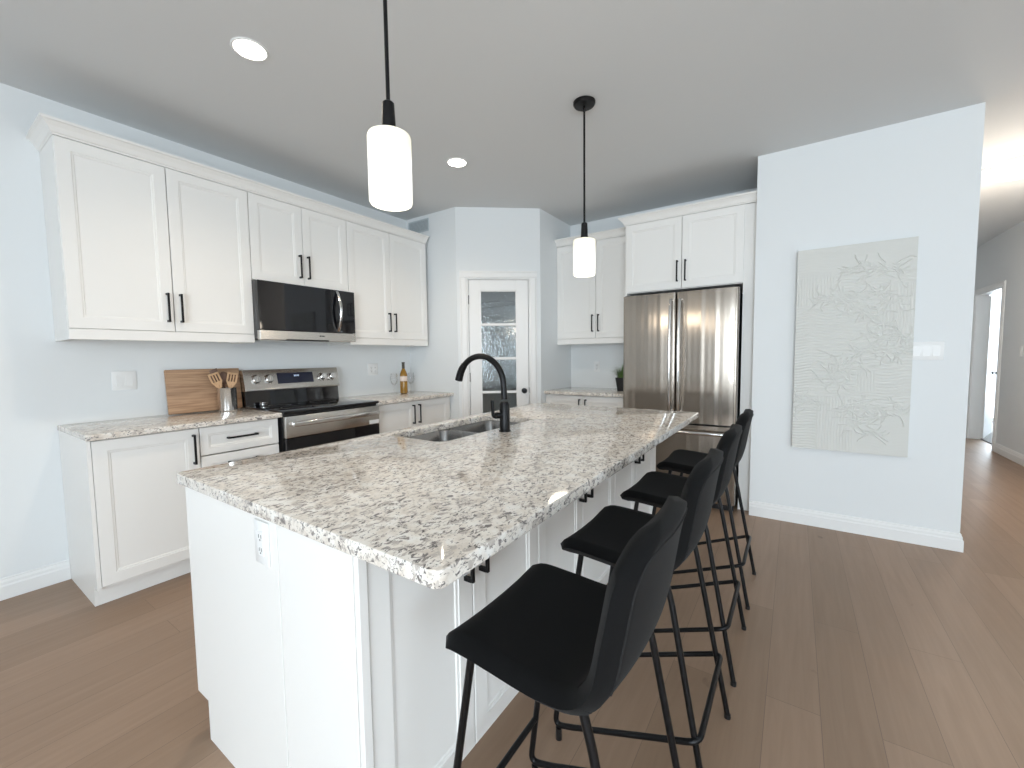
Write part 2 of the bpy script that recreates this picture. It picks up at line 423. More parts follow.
# ------------------------------------------------------------------ cabinet builders (local: x along the run, front faces -y)
def panel(bm, x0, x1, z0, z1, yb, yf, fr=.058, dep=.008):
    """framed door: slab with a stepped and bevelled recessed field; yb back plane, yf front plane (yf < yb)"""
    t = bmesh.new()
    def ring(i, y): return [t.verts.new(p) for p in ((x0+i, y, z0+i), (x1-i, y, z0+i), (x1-i, y, z1-i), (x0+i, y, z1-i))]
    R = [ring(0, yb), ring(0, yf+.002), ring(.002, yf), ring(fr, yf), ring(fr+.002, yf+.003), ring(fr+.010, yf+.0045), ring(fr+.013, yf+dep)]
    for a, c in zip(R, R[1:]):
        for i in range(4): t.faces.new((a[i], a[(i+1) % 4], c[(i+1) % 4], c[i]))
    t.faces.new(R[0][::-1]); t.faces.new(R[-1])
    bmesh.ops.recalc_face_normals(t, faces=t.faces)
    merge(bm, t); return bm
def pull(bm, x, z, yf, ln=.175, vertical=True, w=.011):
    h = ln/2; y0 = yf-.034
    if vertical:
        box(bm, x-w/2, x+w/2, y0, y0+.010, z-h, z+h, .0015, 1)
        for s in (-1, 1): zz = z+s*(h-.006); box(bm, x-w/2, x+w/2, y0+.009, yf+.001, zz-.006, zz+.006)
    else:
        box(bm, x-h, x+h, y0, y0+.010, z-w/2, z+w/2, .0015, 1)
        for s in (-1, 1): xx = x+s*(h-.006); box(bm, xx-.006, xx+.006, y0+.009, yf+.001, z-w/2, z+w/2)
    return bm
def door(parent, x0, x1, z0, z1, yb, hx=None, hz=None, vertical=True, name='door', fr=.058, ln=.175):
    yf = yb-.020; g = .0022
    d = obj(name, panel(B(), x0+g, x1-g, z0+g, z1-g, yb-.0005, yf, fr), M['cab'], parent)
    if hx is not None: obj('handle', pull(B(), hx, hz, yf, ln, vertical), M['black'], d)
    return d
def carcass(parent, w, d, z0, z1, top=True, t=.018, name='cabinet_body', zl=None, zr=None):
    b = B(); box(b, 0, t, -d, 0, z0, zl or z1); box(b, w-t, w, -d, 0, z0, zr or z1); box(b, t, w-t, -d, 0, z0, z0+t); box(b, t, w-t, -t, 0, z0+t, z1)
    if top: box(b, t, w-t, -d, -t, z1-t, z1)
    else: box(b, t, w-t, -d, -d+.08, z1-t, z1)
    return obj(name, b, M['cab'], parent, False)
UD = .3171; UZ0, UZ1 = 1.455, 2.443
CROWN = [(0, 2.443), (.0, 2.450), (.008, 2.455), (.020, 2.478), (.036, 2.496), (.046, 2.500), (.046, 2.512), (-.03, 2.512), (-.03, 2.443)]
WG = .0015
def upper(label, w, loc, rz, z0=UZ0, z1=UZ1, split=None, hz=None, rail=True, d=UD, group='white wall cabinets', hl=None):
    t = thing('wall_cabinet', label, 'cabinet', loc, rz, group)
    carcass(t, w, d, z0, z1)
    sp = split or w/2; hz = hz or z0+.15
    door(t, 0, sp, z0, z1, -d, sp-.033, hz); door(t, sp, w, z0, z1, -d, sp+.033, hz)
    if rail:
        b = B(); box(b, 0, w, -d-.018, -d+.002, z0-.058, z0-.0005, .002, 1)
        box(b, 0, .02, -d+.002, 0, z0-.058, z0-.0005); box(b, w-.02, w, -d+.002, 0, z0-.058, z0-.0005)
        obj('light_rail', b, M['cab'], t, False)
    return t
RZ = PI/2
# ---- range wall run (x = 0)
upper('tall two-door white wall cabinet at the left end, above the cutting board', .922, (WG, -1.220, 0), RZ, hz=1.60, split=.463)
upper('short two-door white wall cabinet directly above the black microwave', .772, (WG, -.297, 0), RZ, z0=1.842, hz=1.985, rail=False, split=.382)
upper('tall two-door white wall cabinet right of the microwave, above the wine bottle', .922, (WG, .476, 0), RZ, hz=1.61, split=.453)
def crown_run(label, w, dd, loc, rz, left=True, right=False, depth=None):
    depth = dd if depth is None else depth
    b = B(); prof = [(a, z) for a, z in CROWN[:-2]] + [(-.012, 2.512), (-.012, 2.443)]
    ringsets = []
    path = []
    if left: path.append(((0, -(dd-depth) - 0.0), (-1, 0)))
    path.append(((0, -dd), (-1 if left else 0, -1)))
    path.append(((w, -dd), (1 if right else 0, -1)))
    if right: path.append(((w, -(dd-depth)), (1, 0)))
    rings = [[(p[0]+a*n[0], p[1]+a*n[1], z) for a, z in prof] for p, n in path]
    loft(b, rings)
    o = obj('crown_moulding', b, M['cab'], None, False); tag(o, label, 'moulding', None, loc, rz); return o
crown_run('long white crown moulding on top of the cabinets on the range wall', 2.620, .342, (0, -1.2215, .001), RZ, left=True)
# base cabinets
def toe(parent, w, d, z=.10, rec=.055, x0=0):
    obj('toe_kick', box(B(), x0, w, -d+rec, -d+rec+.015, 0, z), M['cab'], parent, False)
def endpanel(parent, x, d):
    b = B(); prism(b, [(0, 0), (-d+.055, 0), (-d+.055, .10), (-d-.0205, .10), (-d-.0205, .882), (0, .882)], 'x', x-.0165, x); obj('side_panel', b, M['cab'], parent, False)
BD = .58; BZ = .882
t = thing('base_cabinet', 'white single-door base cabinet at the left end of the range wall', 'cabinet', (WG, -1.220, 0), RZ, 'white base cabinets')
carcass(t, .463, BD, .10, BZ); toe(t, .463, BD); endpanel(t, -.0005, BD)
door(t, 0, .463, .115, BZ-.004, -BD, .430, .755)
t = thing('base_cabinet', 'white drawer base cabinet beside the range with a horizontal black pull', 'cabinet', (WG, -.7565, 0), RZ, 'white base cabinets')
carcass(t, .459, BD, .10, BZ); toe(t, .459, BD)
door(t, 0, .459, .705, BZ-.004, -BD, .2295, .795, False, 'drawer', .042)
door(t, 0, .459, .415, .702, -BD, .2295, .64, False, 'drawer', .05)
door(t, 0, .459, .115, .412, -BD, .2295, .34, False, 'drawer', .05)
t = thing('base_cabinet', 'white two-door base cabinet right of the range, below the wine bottle', 'cabinet', (WG, .5040, 0), RZ, 'white base cabinets')
carcass(t, .916, BD, .10, BZ); toe(t, .916, BD)
door(t, 0, .452, .115, BZ-.004, -BD, .416, .755); door(t, .452, .916, .115, BZ-.004, -BD, .488, .755)
b = B(); box(b, .916, .946, -BD+.003, -BD+.02, .1, BZ); obj('filler_strip', b, M['cab'], t, False)

def slab(name, poly, z0, z1, label, holes=(), bev=.005):
    bm = bmesh.new(); edges = []
    for loop in [poly] + list(holes):
        vs = [bm.verts.new((p[0], p[1], z0)) for p in loop]
        for i in range(len(vs)): edges.append(bm.edges.new((vs[i], vs[(i+1) % len(vs)])))
    res = bmesh.ops.triangle_fill(bm, edges=edges, use_beauty=True, use_dissolve=False)
    faces = [f for f in res['geom'] if isinstance(f, bmesh.types.BMFace)]
    e = bmesh.ops.extrude_face_region(bm, geom=faces)
    vs = [v for v in e['geom'] if isinstance(v, bmesh.types.BMVert)]
    bmesh.ops.translate(bm, verts=vs, vec=(0, 0, z1-z0))
    bmesh.ops.recalc_face_normals(bm, faces=bm.faces)
    if bev:
        ed = [x for x in bm.edges if len(x.link_faces) == 2 and x.calc_face_angle(0) > .9 and abs(x.verts[0].co.z-x.verts[1].co.z) < 1e-5]
        bmesh.ops.bevel(bm, geom=ed, offset=bev, segments=3, profile=.5, affect='EDGES')
    o = obj(name, bm, M['granite'], None, True, 30)
    return tag(o, label, 'countertop')
CT0, CT1 = .883, .914
slab('countertop', [(.001, -1.241), (.620, -1.241), (.638, -1.223), (.638, -.287), (.001, -.287)], CT0, CT1, 'speckled granite countertop left of the range holding the cutting board')
slab('countertop', [(.001, .503), (.638, .503), (.638, 1.450), (.001, 1.450)], CT0, CT1, 'speckled granite countertop right of the range holding the wine bottle')
slab('countertop', [(XQ+.001, YB-.001), (XQ+.001, YB-.638), (2.204, YB-.638), (2.204, YB-.001)], CT0, CT1, 'short speckled granite countertop beside the fridge holding the potted grass')

# ---- fridge wall run
upper('two-door white wall cabinet above the short counter left of the fridge', .846, (XQ+.001, YB-WG, 0), 0, hz=1.61, split=.448)
crown_run('white crown moulding over the cabinet left of the fridge', .846, .342, (XQ+.001, YB, .001), 0, left=False)
t = thing('base_cabinet', 'white two-door base cabinet below the short counter left of the fridge', 'cabinet', (XQ+.001, YB-WG, 0), 0, 'white base cabinets')
carcass(t, .846, BD, .10, BZ); toe(t, .846, BD)
door(t, 0, .423, .115, BZ-.004, -BD, .390, .755); door(t, .423, .846, .115, BZ-.004, -BD, .456, .755)
t = thing('fridge_cabinet', 'deep two-door white cabinet over the steel refrigerator', 'cabinet', (2.207, YB-WG, 0), 0)
w = XW0-2.207-.002; FD = .608
b = B(); box(b, .0, .020, -FD, 0, 0, UZ1); obj('side_panel', b, M['cab'], t, False)
b = B(); box(b, w-.020, w, -FD, 0, 0, UZ1); box(b, w-.085, w-.020, -FD, -FD+.02, 0, UZ1); obj('side_panel', b, M['cab'], t, False)
b = B(); box(b, .020, w-.085, -FD, 0, 1.835, 1.853); box(b, .020, w-.085, -FD, 0, UZ1-.018, UZ1); box(b, .020, w-.085, -.018, 0, 1.853, UZ1-.018); obj('cabinet_body', b, M['cab'], t, False)
door(t, .012, .495, 1.838, UZ1, -FD, .462, 1.985); door(t, .495, w-.080, 1.838, UZ1, -FD, .528, 1.985)
crown_run('white crown moulding over the deep cabinet above the refrigerator', w, FD+.022, (2.207, YB, .001), 0, left=True, depth=.27)

# ------------------------------------------------------------------ island
IX0, IX1, IY0, IY1 = 1.81, 3.018, -1.247, 1.143
IZ0, IZ1 = .868, .903
def rounded_poly(x0, x1, y0, y1, r): return rrect(x0, x1, y0, y1, r, 5)
SK = (1.884, 2.240, -.418, .388)
o = slab('island_countertop', rounded_poly(IX0, IX1, IY0, IY1, .022), IZ0, IZ1, 'large speckled granite island countertop with a sink cut-out', holes=[rrect(*SK, .05, 6)], bev=.004)
BX0, BX1 = 1.850, 2.760       # island body
def island_cab(label, y0, y1, splity, hy, zl=None, zr=None):
    w = y1-y0; d = BX1-.02-BX0
    t = thing('island_cabinet', label, 'cabinet', (BX0, y0, 0), RZ, 'white island cabinets')
    carcass(t, w, d, .10, IZ0-.001, top=False, zl=zl, zr=zr)
    obj('toe_kick', box(B(), 0, w, -d+.06, -d+.075, 0, .10), M['cab'], t, False); obj('toe_kick', box(B(), 0, w, -.075, -.06, 0, .10), M['cab'], t, False)
    sp = splity-y0
    door(t, 0, sp, .115, IZ0-.006, -d, hy[0]-y0, .73, ln=.17); door(t, sp, w, .115, IZ0-.006, -d, hy[1]-y0, .73, ln=.17)
    return t
island_cab('white island cabinet behind the nearest stool, two doors with black pulls', -1.205, -.470, -.846, (-.880, -.812))
island_cab('white middle island cabinet, two doors behind the second and third stools', -.468, .322, -.080, (-.115, -.045), zr=.66)
island_cab('white island cabinet at the fridge end, two doors behind the farthest stool', .324, 1.075, .680, (.645, .715), zl=.66)
t = thing('island_end_panel', 'white end panel closing the near end of the island', 'panel', (0, -1.207, 0))
XS = 2.433
b = B(); prism(b, [(BX0-.012, .137), (BX0+.07, .137), (BX0+.07, 0), (XS-.002, 0), (XS-.002, IZ0-.001), (BX0-.012, IZ0-.001)], 'y', -.023, 0, .0015); obj('left_board', b, M['cab'], t, False)
b = B(); box(b, XS+.002, BX1-.014, -.023, 0, 0, IZ0-.001, .0015, 1); obj('right_board', b, M['cab'], t, False)
b = B(); box(b, BX1-.010, BX1+.006, -.023, .0, 0, IZ0-.001, .0015, 1); obj('corner_strip', b, M['cab'], t, False)
t = thing('island_end_panel', 'white end panel at the fridge end of the island', 'panel', (0, 1.077, 0))
b = B(); box(b, BX0, BX1, 0, .02, 0, IZ0-.001, .0015, 1); obj('board', b, M['cab'], t, False)

# sink: double bowl below the counter
t = thing('kitchen_sink', 'double-bowl stainless steel sink set into the island', 'sink', (0, 0, 0))
x0, x1, y0, y1 = SK; ym = -.015
def bowl(y0, y1, dep):
    b = bmesh.new(); zt = IZ0-.001
    def rg(x0, x1, y0, y1, r, z): return [b.verts.new((p[0], p[1], z)) for p in rrect(x0, x1, y0, y1, r, 6)]
    R = [rg(x0-.012, x1+.012, y0-.008, y1+.008, .06, zt), rg(x0-.004, x1+.004, y0, y1, .052, zt), rg(x0, x1, y0+.003, y1-.003, .05, zt-.006),
         rg(x0+.006, x1-.006, y0+.009, y1-.009, .048, zt-dep+.03), rg(x0+.03, x1-.03, y0+.033, y1-.033, .03, zt-dep), rg((x0+x1)/2-.05, (x0+x1)/2+.05, (y0+y1)/2-.05, (y0+y1)/2+.05, .045, zt-dep-.003)]
    for a, c in zip(R, R[1:]):
        for i in range(len(a)): b.faces.new((a[i], a[(i+1) % len(a)], c[(i+1) % len(a)], c[i]))
    b.faces.new(R[-1])
    bmesh.ops.recalc_face_normals(b, faces=b.faces)
    return b
for a, c in ((y0, ym-.012), (ym+.012, y1)):
    bo = obj('bowl', bowl(a, c, .19), M['sinksteel'], t)
    sm = bo.modifiers.new('s', 'SOLIDIFY'); sm.thickness = .0015; sm.offset = 1
    db = B(); lathe(db, [(0, 0), (.02, .001), (.034, .003), (.042, .001), (.042, -.003)], 24, ((x0+x1)/2, (a+c)/2, IZ0-.19)); obj('drain', db, M['chrome'], t)
obj('divider', box(B(), x0+.001, x1-.001, ym-.007, ym+.007, IZ0-.012, IZ0-.0002, .002, 2), M['chrome'], t)
# faucet
FX, FY = 2.322, -.050; Z = IZ1
t = thing('kitchen_faucet', 'matte black gooseneck faucet standing behind the island sink', 'faucet', (FX, FY, Z))
b = B(); lathe(b, [(0, 0), (.030, 0), (.030, .006), (.026, .010), (.0255, .135), (.018, .150), (0, .150)], 28); obj('faucet_body', b, M['black'], t)
pts = [(0, 0, .16), (-.004, 0, .228)]
R0 = .147; cxx, czz = -.004-R0, .230
for k in range(0, 19):
    a = math.radians(k*9.1); pts.append((cxx+R0*math.cos(a)*1.0, 0, czz+R0*math.sin(a)))
e = pts[-1]; pe = [pts[-1], (e[0]-.012, 0, e[1]) ]
b = B(); tube(b, pts, .0155, 14); obj('spout', b, M['black'], t)
a = math.radians(18*9.1); dx, dz = -math.sin(a), math.cos(a)
p0 = Vector(pts[-4]); p1 = Vector(pts[-3]); p2 = Vector(pts[-2]); p3 = Vector(pts[-1]); p4 = p3 + Vector((-.007, 0, -.022))
b = B(); tube(b, [p0, p1, p2, p3, p4], [.0175, .019, .0195, .020, .0205], 16); obj('spray_head', b, M['black'], t)
b = B(); tube(b, [(-.006, -.010, .082), (-.026, -.044, .082)], .0165, 16); tube(b, smooth_path([(-.022, -.036, .074), (-.032, -.054, .078), (-.034, -.056, .160)], 5, .014), .0085, 10); obj('lever_handle', b, M['black'], t)

# ------------------------------------------------------------------ appliances
def make_range():
    t = thing('electric_range', 'stainless steel range with black glass cooktop between the counters', 'range', (.001, -.284, 0), RZ)
    w = .784
    b = B(); box(b, .002, w-.002, -.620, -.03, .03, .900); obj('range_body', b, M['blackp'], t, False)
    b = B(); box(b, 0, w, -.655, -.06, .902, .922, .004); obj('cooktop', b, M['blackglass'], t)
    for cx, cy, r in ((.20, -.45, .10), (.20, -.21, .075), (.56, -.45, .085), (.56, -.21, .10)):
        rb = B(); lathe(rb, [(r, .9222), (r+.0025, .9226), (r+.005, .9222)], 40, (cx, cy, 0)); obj('burner_ring', rb, mat('burner_mark', (.06, .06, .065), .3), t)
    # backguard: black lower riser, leaning steel console
    b = B(); prism(b, [(-.012, .90), (-.105, .922), (-.095, 1.045), (-.012, 1.045)], 'x', 0.004, w-.004); obj('backguard_riser', b, M['blackglass'], t, False)
    b = B(); prism(b, [(-.012, 1.035), (-.118, 1.035), (-.118, 1.048), (-.080, 1.198), (-.012, 1.198)], 'x', 0, w, .003); con = obj('control_console', b, M['steel'], t)
    ang = math.atan2(.038, .150)
    def onface(x, z, off=0):      # point on the leaning face
        f = (z-1.048)/.150; return Vector((x, -.118+.038*f-off*math.cos(ang), z+off*math.sin(ang)))
    rot = Matrix.Rotation(-ang, 4, 'X')
    b = bmesh.new(); box(b, -.150, .150, -.002, .001, -.044, .044, .001, 1); bmesh.ops.transform(b, matrix=Matrix.Translation(onface(.397, 1.125)) @ rot, verts=b.verts); dsp = obj('display', b, M['displayglass'], t)
    b = bmesh.new()
    for dxx in (-.012, -.001, .011, .022):
        box(b, dxx-.003, dxx+.003, -.0028, -.0018, .012, .014); box(b, dxx-.003, dxx+.003, -.0028, -.0018, .022, .024); box(b, dxx+.0025, dxx+.004, -.0028, -.0018, .013, .023)
    bmesh.ops.transform(b, matrix=Matrix.Translation(onface(.397, 1.125)) @ rot, verts=b.verts); obj('lit_digits', b, M['digits'], dsp, False)
    for x in (.085, .180, .632, .718):
        kb = B(); mt = Matrix.Rotation(PI/2-ang, 4, 'X')
        lathe(kb, [(0, 0), (.038, 0), (.038, .004), (.031, .006), (.028, .026), (.024, .030), (0, .030)], 28, onface(x, 1.122), mt)
        k = obj('control_knob', kb, M['chrome'], t)
        gb = bmesh.new(); box(gb, -.005, .005, -.038, -.026, -.022, .022, .002, 1); bmesh.ops.transform(gb, matrix=Matrix.Translation(onface(x, 1.122)) @ rot, verts=gb.verts); obj('knob_grip', gb, M['steel'], k)
    # oven door
    b = B(); box(b, .005, w-.005, -.662, -.622, .735, .885, .004); 
    d = obj('oven_door', b, M['steel'], t)
    b = B(); box(b, .005, w-.005, -.660, -.622, .27, .733, .003, 1); obj('door_window', b, M['blackglass'], d)
    b = B()
    hp = [(.05, -.662, .836), (.05, -.705, .836), (w-.05, -.705, .836), (w-.05, -.662, .836)]
    box(b, .035, w-.035, -.712, -.692, .815, .848, .006, 3)
    for x in (.06, w-.06): box(b, x-.012, x+.012, -.695, -.660, .822, .842, .002, 1)
    obj('door_handle', b, M['chrome'], d)
    b = B(); box(b, w-.105, w-.012, -.6635, -.662, .741, .772); obj('sticker', b, M['plastic'], d, False)
    b = B(); box(b, .005, w-.005, -.660, -.622, .06, .262, .004); obj('storage_drawer', b, M['steel'], t)
    for x in (.05, w-.05):
        for y in (-.58, -.08):
            fb = B(); lathe(fb, [(0, 0), (.018, 0), (.018, .03), (0, .03)], 12, (x, y, 0)); obj('foot', fb, M['blackp'], t)
make_range()
def make_microwave():
    t = thing('microwave', 'black and steel over-the-range microwave below the short cabinet', 'microwave', (0, -.300, 1.413), RZ)
    w, h, d = .772, .423, .400
    b = B(); box(b, 0, w, -d+.02, 0, .012, h, .002, 1); obj('microwave_body', b, mat('dark_grey_case', (.07, .07, .072), .4, .5), t)
    b = B(); box(b, 0, w-.135, -d-.018, -d+.020, .075, h-.004, .003, 1); dr = obj('door', b, M['blackglass'], t)
    b = B(); box(b, w-.133, w, -d-.018, -d+.020, .075, h-.004, .003, 1); obj('control_panel', b, M['blackglass'], t)
    b = B(); box(b, 0, w, -d-.018, -d+.020, .004, .073, .003, 1); st = obj('lower_trim', b, M['steel'], t)
    # small dark emblem on the trim
    b = B(); lathe(b, [(0, 0), (.006, 0), (.006, .001), (0, .001)], 16, (.452, -d-.018, .042), Matrix.Rotation(PI/2, 4, 'X')); box(b, .461, .485, -d-.019, -d-.018, .038, .046); obj('emblem', b, M['blackp'], st, False)
    b = B(); pts = []
    for k in range(17):
        f = k/16; z = .085+f*(h-.10); y = -d-.022-.05*math.sin(PI*f)**.8; pts.append((w-.165, y, z))
    rings = []
    for i, p in enumerate(pts):
        rings.append([(p[0]-.012, p[1]+.008, p[2]), (p[0]-.012, p[1]-.004, p[2]), (p[0]-.006, p[1]-.009, p[2]), (p[0]+.006, p[1]-.009, p[2]), (p[0]+.012, p[1]-.004, p[2]), (p[0]+.012, p[1]+.008, p[2])])
    loft(b, rings); obj('handle', b, M['chrome'], dr)
    b = B(); box(b, .02, w-.02, -d+.03, -.03, .0, .014); obj('underside_vent', b, M['steel'], t, False)
    b = B(); box(b, .18, w-.25, -d-.0195, -d-.01, .0, .012); obj('vent_slot', b, M['blackp'], st, False)
make_microwave()
def make_fridge():
    X0, X1 = 2.236, 3.150
    t = thing('refrigerator', 'stainless steel french-door refrigerator with bottom freezer drawer', 'refrigerator', (X0, 2.60, 0))
    w = X1-X0; yf = -.595   # door back plane
    b = B(); box(b, .006, w-.006, yf+.003, 0, .03, 1.775, .004); obj('fridge_body', b, mat('dark_grey_cabinet', (.035, .035, .037), .45, .3), t)
    def curved(x0, x1, z0, z1, name, bulge=.010):
        b = bmesh.new(); n = 56; yb = yf; R = []
        xc, hw = (x0+x1)/2, (x1-x0)/2
        prof = []
        r = .016
        for k in range(n+1):
            u = -1+2*k/n; x = xc+u*hw
            e = hw*(1-abs(u)); edge = 0
            if e < r: edge = r-math.sqrt(max(0, r*r-(r-e)**2))
            prof.append((x, yb-.068-bulge*(1-u*u)+edge-.0007*math.sin(x*61)*(1-u*u)-.0004*math.sin(x*117+1)*(1-u*u)))
        # extra samples at the rounded edges
        ex = []
        for u in [0, .02, .05, .1, .2, .35, .6, 1]:
            e = r*u; ex.append((x0+e, yb-.068-bulge*(1-((x0+e-xc)/hw)**2)+r-math.sqrt(max(0, r*r-(r-e)**2))))
        mid = [p for p in prof if x0+r < p[0] < x1-r]
        poly = [(x1, yb), (x0, yb)] + ex + mid + [(2*xc-p[0], p[1]) for p in ex[::-1]]
        prism(b, poly, 'z', z0, z1); return b
    mid = w/2-.005
    d1 = obj('left_door', curved(0, mid-.003, .705, 1.793, 'd'), M['steelv'], t)
    d2 = obj('right_door', curved(mid+.003, w, .705, 1.793, 'd'), M['steelv'], t)
    d3 = obj('freezer_drawer', curved(0, w, .06, .690, 'd', .012), M['steelv'], t)
    for d, x in ((d1, mid-.036), (d2, mid+.036)):
        pts = []
        for k in range(25):
            f = k/24; z = .80+f*.93; pts.append((x, yf-.098-.045*math.sin(PI*f)**.6, z))
        pts = [(x, yf-.072, .80)] + pts + [(x, yf-.072, 1.73)]
        b = B(); tube(b, pts, .0125, 14); obj('handle', b, M['chrome'], d)
    b = B(); pts = [(.06, yf-.08, .635)] + [(.06+(w-.12)*k/24, yf-.112-.028*math.sin(PI*k/24)**.6, .635) for k in range(25)] + [(w-.06, yf-.08, .635)]
    rings = []
    tube(b, pts, .0155, 14); obj('handle', b, M['chrome'], d3)
    b = B(); box(b, 0.01, w-.01, yf-.015, yf+.003, .0, .055); obj('kick_grille', b, M['blackp'], t, False)
    for x in (.05, w-.05):
        b = B(); box(b, x-.04, x+.04, yf-.05, yf+.03, 1.776, 1.80, .003, 1); obj('hinge_cover', b, M['blackp'], t)
make_fridge()

# ------------------------------------------------------------------ lights of the room
def pendant(loc, label):
    x, y = loc
    t = thing('pendant_light', label, 'pendant light', (x, y, H), 0, 'pendant lights over the island')
    b = B(); lathe(b, [(0, 0), (.064, 0), (.064, -.012), (.058, -.020), (.012, -.024), (0, -.024)], 32); obj('canopy', b, M['black'], t)
    b = B(); lathe(b, [(0, -.024), (.006, -.024), (.006, -.032), (.010, -.038), (.010, -.050), (.006, -.056), (0, -.056)], 14); obj('swivel', b, M['black'], t)
    b = B(); tube(b, [(0, 0, -.05), (0, 0, -.70)], .0062, 12); obj('rod', b, M['black'], t)
    b = B(); lathe(b, [(0, -.690), (.014, -.690), (.018, -.694), (.021, -.760), (.022, -.776), (.034, -.780), (.044, -.783), (.046, -.790), (0, -.790)], 28); obj('socket_cap', b, M['black'], t)
    b = B(); zt, zb = -.788, -1.000; r = .066
    lathe(b, [(.050, zt), (r-.010, zt), (r-.003, zt-.003), (r, zt-.010), (r, zb+.010), (r-.004, zb+.002), (r-.010, zb), (r-.020, zb+.004), (0, zb+.008)], 40)
    obj('glass_shade', b, M['shade'], t)
    l = bpy.data.lights.new('pendant_bulb', 'POINT'); l.energy = 3.0; l.color = (1, .88, .72); l.shadow_soft_size = .07
    o = bpy.data.objects.new('pendant_bulb', l); COL.objects.link(o); o.location = (0, 0, zb-.09); o.parent = t
    return t
pendant((2.46, -.848), 'nearer pendant with lit white cylinder glass shade, above the near half of the island')
pendant((2.46, .606), 'farther pendant with its round black ceiling canopy in view, above the sink end')
def downlight(x, y, label):
    t = thing('recessed_downlight', label, 'ceiling light', (x, y, H), 0, 'recessed ceiling lights')
    b = B(); lathe(b, [(.067, -.001), (.069, -.005), (.076, -.005), (.080, -.001), (.080, .0)], 36); obj('trim_ring', b, M['trim'], t)
    b = B(); lathe(b, [(0, -.004), (.064, -.004), (.067, -.001)], 32); obj('lens', b, M['downlight'], t)
    l = bpy.data.lights.new('downlight_lamp', 'SPOT'); l.energy = 34; l.color = (1, .84, .66); l.spot_size = 2.4; l.spot_blend = .8; l.shadow_soft_size = .05
    o = bpy.data.objects.new('downlight_lamp', l); COL.objects.link(o); o.location = (0, 0, -.02); o.parent = t
downlight(1.326, -.705, 'lit recessed ceiling light nearest the camera, over the aisle before the range')
downlight(1.350, .748, 'lit recessed ceiling light farther back, between the two pendants')
t = thing('flush_ceiling_light', 'bright flush dome light on the hallway ceiling', 'ceiling light', (4.95, 3.35, H))
b = B(); lathe(b, [(0, 0), (.20, 0), (.20, -.018), (.185, -.022), (0, -.022)], 36); obj('base_plate', b, M['trim'], t)
b = B(); lathe(b, [(.182, -.020), (.178, -.045), (.15, -.078), (.09, -.10), (0, -.108)], 36); obj('glass_dome', b, M['dome'], t)
for k in range(3):
    a = k*2.094+3.6; b = B(); lathe(b, [(0, 0), (.010, 0), (.010, -.012), (0, -.012)], 12, (.185*math.cos(a), .185*math.sin(a), -.024)); obj('clip_screw', b, M['chrome'], t)
l = bpy.data.lights.new('hall_lamp', 'POINT'); l.energy = 30; l.color = (1, .86, .72); l.shadow_soft_size = .15
o = bpy.data.objects.new('hall_lamp', l); COL.objects.link(o); o.location = (0, 0, -.62); o.parent = t

